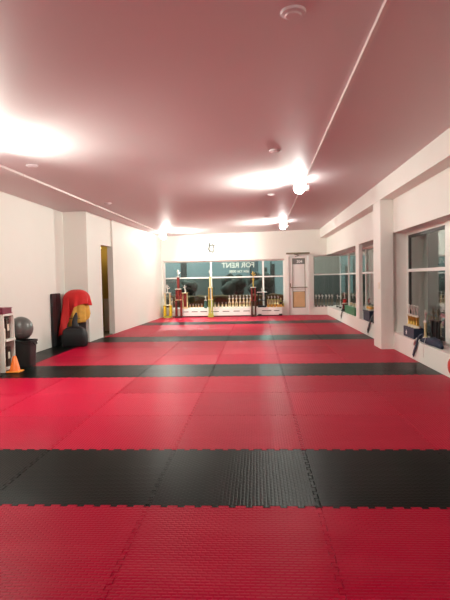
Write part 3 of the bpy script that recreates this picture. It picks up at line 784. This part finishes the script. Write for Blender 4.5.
# black bag in front
t=thing('sports_bag','black sports bag with raised peaked handle in front of the red cape','bag',(-3.75,10.34,0.001))
b=MB(); v=[];f=[]
rings=[(0.46,0.20,0.0),(0.50,0.23,0.03),(0.50,0.23,0.24),(0.46,0.21,0.33),(0.34,0.13,0.385),(0.16,0.075,0.41)]
for w,d,z in rings: v+=ringsq(w,d,z,min(w,d)*0.3)
for i in range(len(rings)-1):
    for k in range(n): f.append((i*n+k,i*n+(k+1)%n,(i+1)*n+(k+1)%n,(i+1)*n+k))
f.append(tuple(reversed(range(n)))); f.append(tuple(range((len(rings)-1)*n,len(rings)*n)))
b.add(v,f); sbody=b.obj('bag_body',M['figure_black'],t,angle=60)
b=MB(); b.tube([(0.02,0,0.40),(0.0,0.01,0.50),(0.02,0.02,0.60),(0.04,0.02,0.69)],[0.075,0.055,0.045,0.015],12); b.obj('bag_handle',M['figure_black'],t)
b=MB(); b.tube([(-0.17,-0.08,0.345),(-0.06,-0.1,0.36),(0.06,-0.1,0.36),(0.17,-0.08,0.345)],0.006,6); b.obj('zipper',M['dark'],sbody)

# board leaning inside the doorway
t=thing('board','grey white board standing just inside the left doorway','board',(-3.95,13.5,0.0))
b=MB(); b.box(-0.12,0.16,-0.012,0.012,0,0.86); o=b.obj('board_panel',M['shelfw'],t,bevel=0.005); o.rotation_euler=(0.03,0,0)
t=thing('pendant_lamp','warm lamp high in the dim room behind the left doorway','lamp',(-4.46,14.45,2.26))
MB().sphere((0,0,0),0.06,16,10).obj('lamp_globe',mat_emit('warm_lamp',(1.0,0.72,0.25),5),t); MB().lathe([(0.05,0.065),(0.05,0.09)],16).obj('lamp_mount',M['bronze'],t)
b=MB(); b.tube([(0,0,0.088),(0,0,0.56)],0.008,6); b.obj('lamp_stem',M['bronze'],t)

# ------------------------------------------------------------------ ceiling fittings
def track(label, p0, p1):
    t=thing('lighting_track',label,'lighting track',(0,0,0),0,'ceiling lighting tracks')
    b=MB(); a=Vector((p0[0],p0[1],zc(p0[0])-0.016)); c=Vector((p1[0],p1[1],zc(p1[0])-0.016))
    d=(c-a).normalized(); s=Vector((d.y,-d.x,0))*0.014; u=Vector((0,0,0.0155))
    vs=[]
    for q in (a,c): vs+=[q-s-u,q+s-u,q+s+u,q-s+u]
    b.add(vs,[(3,2,1,0),(4,5,6,7),(0,1,5,4),(1,2,6,5),(2,3,7,6),(3,0,4,7)]); b.obj('rail',M['track'],t,smooth=False)
    for k in (0.02,0.35,0.66,0.985):
        q=a+(c-a)*k; MB().cbox((q.x,q.y,q.z),(0.04,0.09,0.036)).obj('connector',M['track'],t,bevel=0.003)
    return t
R0,R1=(0.775,0.2),(0.885,16.2); L0,L1=(-3.40,2.0),(-3.07,16.9)
track('long pale lighting track running along the ceiling, right of centre',R0,R1)
track('thin pale lighting track along the ceiling near the left wall',L0,L1)
def xr(y): return R0[0]+(R1[0]-R0[0])*(y-R0[1])/(R1[1]-R0[1])
def xl(y): return L0[0]+(L1[0]-L0[0])*(y-L0[1])/(L1[1]-L0[1])
POWER=560.0
def lamp(label, x, y, s, power, drop=0.115, tilt=0.22):
    """s=+1 throws its light towards +X, -1 towards -X"""
    z=zc(x)-0.033
    t=thing('track_lamp',label,'lamp',(x,y,z),0,'bare bulb lamps on the ceiling tracks')
    MB().box(-0.025,0.025,-0.04,0.04,-0.03,0).obj('adapter',M['lamp_white'],t,bevel=0.004)
    MB().tube([(0,0,-0.03),(0,0,-drop+0.02)],0.010,10).obj('stem',M['lamp_white'],t)
    so=MB().tube([(-s*0.06,0,-drop),(-s*0.05,0,-drop),(s*0.015,0,-drop)],[0.032,0.042,0.042],16).obj('socket',M['lamp_white'],t)
    MB().sphere((s*0.105,0,-drop),0.092,24,14).obj('bulb',M['bulb'],so)
    ld=bpy.data.lights.new('flood','SPOT'); ld.energy=power; ld.color=(0.95,1.0,0.885); ld.spot_size=math.radians(178); ld.spot_blend=0.5; ld.shadow_soft_size=0.08
    lo=bpy.data.objects.new('flood_light',ld); COL.objects.link(lo); lo.parent=t
    lo.location=(s*0.21,0,-drop-0.01)
    d=Vector((s,0,-tilt)); lo.rotation_euler=d.to_track_quat('-Z','Y').to_euler()
lamp('glowing track lamp nearer the camera on the right ceiling track',xr(8.72),8.72,-1,POWER)
lamp('glowing track lamp at the far end of the right ceiling track',xr(15.05),15.05,-1,POWER)
lamp('glowing track lamp at the far end of the left ceiling track',xl(16.5),16.5,1,POWER*1.05,0.115,0.3)
lamp('track lamp on the near left track beyond the picture edge lighting the ceiling',xl(5.55),5.55,1,POWER*0.92,0.14,0.6)
lamp('track lamp on the right track above the camera, outside the picture',xr(0.6),0.6,-1,POWER*0.1)
# round ceiling plates
def plate(label,x,y):
    t=thing('ceiling_plate',label,'ceiling plate',(x,y,zc(x)-0.0005),0,'round ceiling plates')
    MB().lathe([(0.060,-0.022),(0.074,-0.016),(0.078,-0.004),(0.078,0)],32).obj('rim',M['ceiling'],t)
    MB().lathe([(0.045,-0.030),(0.052,-0.0225)],32).obj('cap',M['ceiling'],t)
    return t
plate('round ceiling plate nearest the camera, left of the right track',0.25,3.23)
plate('round ceiling plate just in front of the nearer right lamp',0.26,6.65)
plate('round ceiling plate between the two glowing right lamps',0.30,10.13)
plate('small round ceiling plate in front of the farthest right lamp',0.295,13.6)
plate('round ceiling plate beside the left track near the picture edge',-2.93,6.7)
plate('round ceiling plate farther along the left track',-2.93,10.15)

# ------------------------------------------------------------------ outside, at night
b=MB(); b.box(-30,40,18.51,60,-0.5,-0.15); b.box(3.0,40,-10,18.51,-0.5,-0.15); structure(b.obj('floor_street',M['asphalt'],smooth=False))
t=thing('hedge','low brown hedge across the street behind the far window','hedge',(-1.5,24.5,-0.15))
b=MB(); b.box(-6,3.4,-0.5,0.5,0,0.66); me=b.obj('hedge_leaves',M['hedge'],t,smooth=False)
sub=me.modifiers.new('s','SUBSURF'); sub.levels=sub.render_levels=5; sub.subdivision_type='SIMPLE'
tx=bpy.data.textures.new('clump','CLOUDS'); tx.noise_scale=0.35
dm=me.modifiers.new('d','DISPLACE'); dm.texture=tx; dm.strength=0.3
def tree(label,x,y,h,r):
    t=thing('tree',label,'tree',(x,y,-0.15),0,'dark trees across the street')
    MB().tube([(0,0,0),(0.03,0.02,h*0.5),(0,0,h*0.8)],[0.10,0.08,0.05],8).obj('trunk',M['bark'],t)
    b=MB()
    for k in range(9):
        a=k*2.4; rr=r*0.55*math.sqrt(k/9); b.sphere((rr*math.cos(a)*1.2,rr*math.sin(a),h*0.72+r*0.35*math.sin(k*1.7)),r*(0.45+0.12*math.sin(k*3)),12,8)
    o=b.obj('crown',M['leaf'],t); d=o.modifiers.new('d','DISPLACE'); d.texture=tx; d.strength=0.4
tree('dark tree outside seen through the middle pane, left one',-1.25,27,1.5,0.72)
tree('dark tree outside seen through the middle pane, right one',0.15,26.5,1.55,0.74)
tree('dark tree outside seen through the left pane',-3.7,27,1.3,0.6)
def build(name,label,x0,x1,y0,y1,z1,m,shop,wins):
    t=thing(name,label,'building',((x0+x1)/2,(y0+y1)/2,-0.15))
    hx,hy=(x1-x0)/2,(y1-y0)/2
    wl=MB().box(-hx,hx,-hy,hy,0,z1).obj('wall',m,t,smooth=False); MB().box(-hx-0.15,hx+0.15,-hy-0.15,hy+0.15,z1,z1+0.2).obj('roof',M['facade_dark'],t,smooth=False)
    if shop: MB().box(-hx+0.1,hx-0.1,-hy-0.06,-hy-0.001,0.0,1.56).obj('shop_front',M['facade_dark' if 'grey building' in label else 'shop'],t,smooth=False)
    for (a,c,z0,z2) in wins: MB().box(a,c,-hy-0.03,-hy-0.001,z0,z2).obj('window',M['dark'],wl,smooth=False)
build('building','grey teal building across the street behind the trees',-14,-0.45,34,40,5.5,M['facade'],True,[(-1.2,-0.2,1.8,3.2),(2.2,2.6,1.6,3.4)])
build('building','pale teal building lit by the street light beside the door',0.1,2.3,31,36,5.5,M['facade'],False,[(-0.75,-0.6,0.3,2.1),(-0.3,-0.15,0.3,2.3)])
build('building','grey building across the street behind the corner window',2.9,9.0,30,36,5.5,M['facade_grey'],True,[])
t=thing('street_lamp','dark street lamp post outside the pane beside the door','street lamp',(0.75,27.5,-0.15))
MB().tube([(0,0,0),(0,0,2.9)],[0.06,0.04],10).obj('post',M['dark'],t); MB().box(-0.12,0.12,-0.12,0.12,2.91,3.0).obj('lamp_head',M['dark'],t); MB().box(-0.10,0.10,-0.10,0.10,2.87,2.905).obj('lens',M['streetlight'],t)
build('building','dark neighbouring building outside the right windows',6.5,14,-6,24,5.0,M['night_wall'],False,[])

# ------------------------------------------------------------------ lights, world, camera
def point(loc,e,col,r=0.1):
    l=bpy.data.lights.new('lamp_or_fill_light','POINT'); l.energy=e; l.color=col; l.shadow_soft_size=r
    o=bpy.data.objects.new('lamp_or_fill_light',l); COL.objects.link(o); o.location=loc
point((-4.42,14.35,2.14),4.5,(1.0,0.70,0.20),0.06)
point((0.75,27.3,2.6),150,(0.6,1.0,0.95),0.1)
point((-4.5,27.5,5.5),3200,(0.85,1.0,0.97),0.2)  # added fill for the teal facade, no lamp stands there
point((4.6,24,5.5),1100,(1.0,0.97,0.88),0.2)  # unseen light added to brighten the grey building front
w=bpy.data.worlds.new('dusk'); scene.world=w; w.use_nodes=True
nt=w.node_tree; bg=nt.nodes['Background']
tc=nt.nodes.new('ShaderNodeTexCoord'); sp=nt.nodes.new('ShaderNodeSeparateXYZ'); rp=nt.nodes.new('ShaderNodeValToRGB')
nt.links.new(tc.outputs['Generated'],sp.inputs[0]); nt.links.new(sp.outputs['Z'],rp.inputs['Fac'])
rp.color_ramp.elements[0].position=0.0; rp.color_ramp.elements[0].color=(0.16,0.24,0.25,1)
rp.color_ramp.elements[1].position=0.5; rp.color_ramp.elements[1].color=(0.02,0.05,0.08,1)
nt.links.new(rp.outputs['Color'],bg.inputs['Color']); bg.inputs['Strength'].default_value=0.8

cam=bpy.data.cameras.new('camera'); co=bpy.data.objects.new('camera',cam); COL.objects.link(co); scene.camera=co
cam.sensor_fit='VERTICAL'; cam.sensor_height=36.0; cam.lens=516.02*36/600; cam.clip_start=0.05; cam.clip_end=200
r=Vector((0.997889,0.061686,-0.020286)); u=Vector((0.017695,0.042259,0.99895)); f=Vector((-0.062478,0.997201,-0.041078))
mw=Matrix((( r.x,u.x,-f.x,0.0),(r.y,u.y,-f.y,0.0),(r.z,u.z,-f.z,1.3235),(0,0,0,1)))
co.matrix_world=mw
scene.view_settings.view_transform='Standard'; scene.view_settings.look='None'; scene.view_settings.gamma=1.0
scene.view_settings.use_curve_mapping=False; scene.view_settings.exposure=-0.28
scene.cycles.max_bounces=10; scene.cycles.diffuse_bounces=6; scene.cycles.glossy_bounces=4; scene.cycles.transparent_max_bounces=16
scene.cycles.sample_clamp_indirect=6.0
